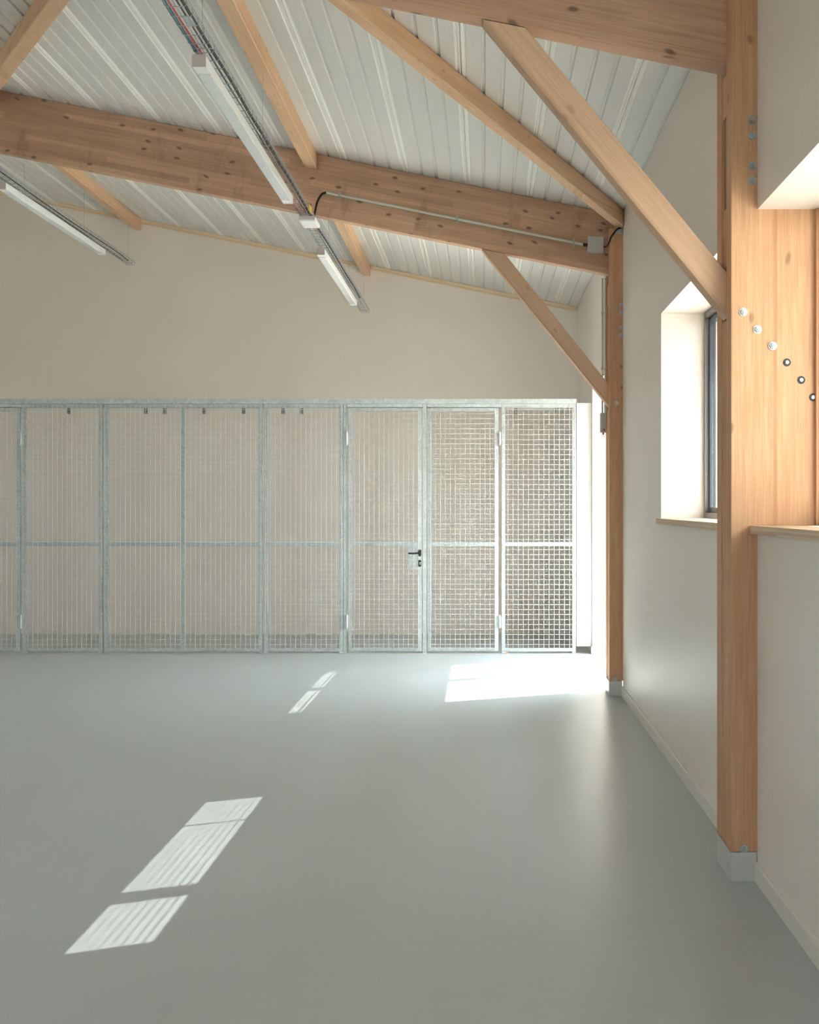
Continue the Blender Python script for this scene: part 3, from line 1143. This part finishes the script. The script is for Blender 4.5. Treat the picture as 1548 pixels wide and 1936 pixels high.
# conduit on the far rafter
Yr = 8.8205
cA, cB = Vector((-1.249, Yr - 0.016, 3.976)), Vector((0.785, Yr - 0.016, 3.566))
o = thing('conduit', (cA + cB) / 2, 'straight pale conduit clipped along the face of the far rafter', 'conduit')
bm = bmesh.new()
tube(bm, [cA, cB], 0.0105, 12)
link_mesh('pipe', bm, M['conduit'], o, smooth=False)
for px, py in ((642, 370.5), (753, 393), (864, 414.5), (975, 437), (1084, 459)):
    if px in (753, 975):
        continue
    X, Z = (px - 915) / 238.1, 1.5 - (py - 955) / 238.1
    bm = bmesh.new()
    box(bm, X - 0.009, X + 0.009, Yr - 0.004, Yr - 0.0005, Z - 0.032, Z + 0.032)
    box(bm, X - 0.008, X + 0.008, Yr - 0.031, Yr - 0.027, Z - 0.013, Z + 0.013)
    box(bm, X - 0.008, X + 0.008, Yr - 0.031, Yr - 0.003, Z + 0.012, Z + 0.016)
    box(bm, X - 0.008, X + 0.008, Yr - 0.031, Yr - 0.003, Z - 0.016, Z - 0.012)
    link_mesh('clip', bm, M['bolt'], o)
cable('cable', [(-1.25, Yr - 0.016, 3.976), (-1.285, Yr - 0.018, 3.965), (-1.318, Yr - 0.04, 3.90), (-1.328, Yr - 0.10, 3.80), (-1.322, Yr - 0.20, 3.74), (-1.325, Yr - 0.3, 3.722)],
      0.0085, 'black', 'black cable looping from the pale conduit down into the cable tray')

# grey junction box at the end of the conduit
o = thing('junction_box', (0.88, Yr, 3.50), 'square grey junction box on the far rafter at the end of the conduit', 'box')
f = Matrix.Translation((0.88, Yr - 0.03, 3.558)) @ Matrix.Rotation(math.radians(2), 4, 'Y')
for nm, hw, ya, yb, mt in (('housing', 0.060, Yr - 0.045, Yr - 0.0005, 'box_grey'), ('lid', 0.062, Yr - 0.062, Yr - 0.045, 'box_grey')):
    bm = boxbm(-hw, hw, ya, yb, -hw, hw, bevel=0.004)
    bm.transform(Matrix.Translation((0.88, 0, 3.558)) @ Matrix.Rotation(math.radians(2), 4, 'Y'))
    link_mesh(nm, bm, M[mt], o)
for sx in (-1, 1):
    for sz in (-1, 1):
        bm = bmesh.new()
        tube(bm, [(0.88 + sx * 0.05, Yr - 0.0615, 3.558 + sz * 0.05), (0.88 + sx * 0.05, Yr - 0.064, 3.558 + sz * 0.05)], 0.005, 8)
        link_mesh('lid_screw', bm, M['cap_grey'], o)
bm = bmesh.new()
tube(bm, [(0.785, Yr - 0.018, 3.566), (0.822, Yr - 0.025, 3.56)], 0.011, 10)
link_mesh('cable_gland', bm, M['black'], o)
cable('cable', [(0.935, Yr - 0.03, 3.545), (0.965, Yr - 0.06, 3.54), (0.985, Yr - 0.115, 3.57), (0.995, Yr - 0.117, 3.60), (1.04, Yr - 0.12, 3.66), (1.072, Yr - 0.115, 3.672)],
      0.007, 'black', 'short black cable from the grey junction box up to the top of the far post')
bm = boxbm(1.035, 1.088, 8.715, 8.7295, 3.63, 3.675, bevel=0.002)
tag(link_mesh('steel_bracket', bm, M['bolt']), 'small steel bracket at the head of the far post', 'bracket')

# vertical conduits and switch box on the inner face of the far post
for yv, r, mt, lab in ((8.79, 0.009, 'conduit', 'pale vertical conduit nearest the front on the side of the far post'),
                       (8.955, 0.008, 'box_grey', 'grey vertical conduit at the rear on the side of the far post')):
    bm = bmesh.new()
    xv = 0.985 - r - 0.001
    ztop = 3.33 if yv > 8.9 else 3.33
    if yv < 8.9:
        yv = 8.935
        xv = 0.974
    else:
        yv = 8.965
        xv = 0.955
    tube(bm, [(xv, yv, 2.243), (xv, yv, ztop)], r, 10)
    for zc in (2.6, 3.05):
        box(bm, xv - 0.012, 0.985, yv - 0.012, yv + 0.010, zc - 0.006, zc + 0.006)
    tag(link_mesh('conduit', bm, M[mt]), lab, 'conduit')
o = thing('switch_box', (0.96, 8.955, 2.08), 'tall grey switch box with a red button on the side of the far post', 'switch')
link_mesh('housing', boxbm(0.936, 0.9845, 8.92, 8.99, 2.083, 2.243, bevel=0.003), M['box_grey'], o)
bm = bmesh.new()
tube(bm, [(0.962, 8.921, 2.105), (0.962, 8.914, 2.105)], 0.0075, 12)
k = link_mesh('button', bm, M['red'], o)
k['label'] = 'small red button'
bm = bmesh.new()
box(bm, 0.950, 0.955, 8.93, 8.94, 2.046, 2.083)
box(bm, 0.961, 0.966, 8.93, 8.94, 2.046, 2.083)
box(bm, 0.950, 0.966, 8.93, 8.94, 2.066, 2.083)
k = link_mesh('key_tab', bm, M['orange'], o)
k['label'] = 'orange tab hanging below'
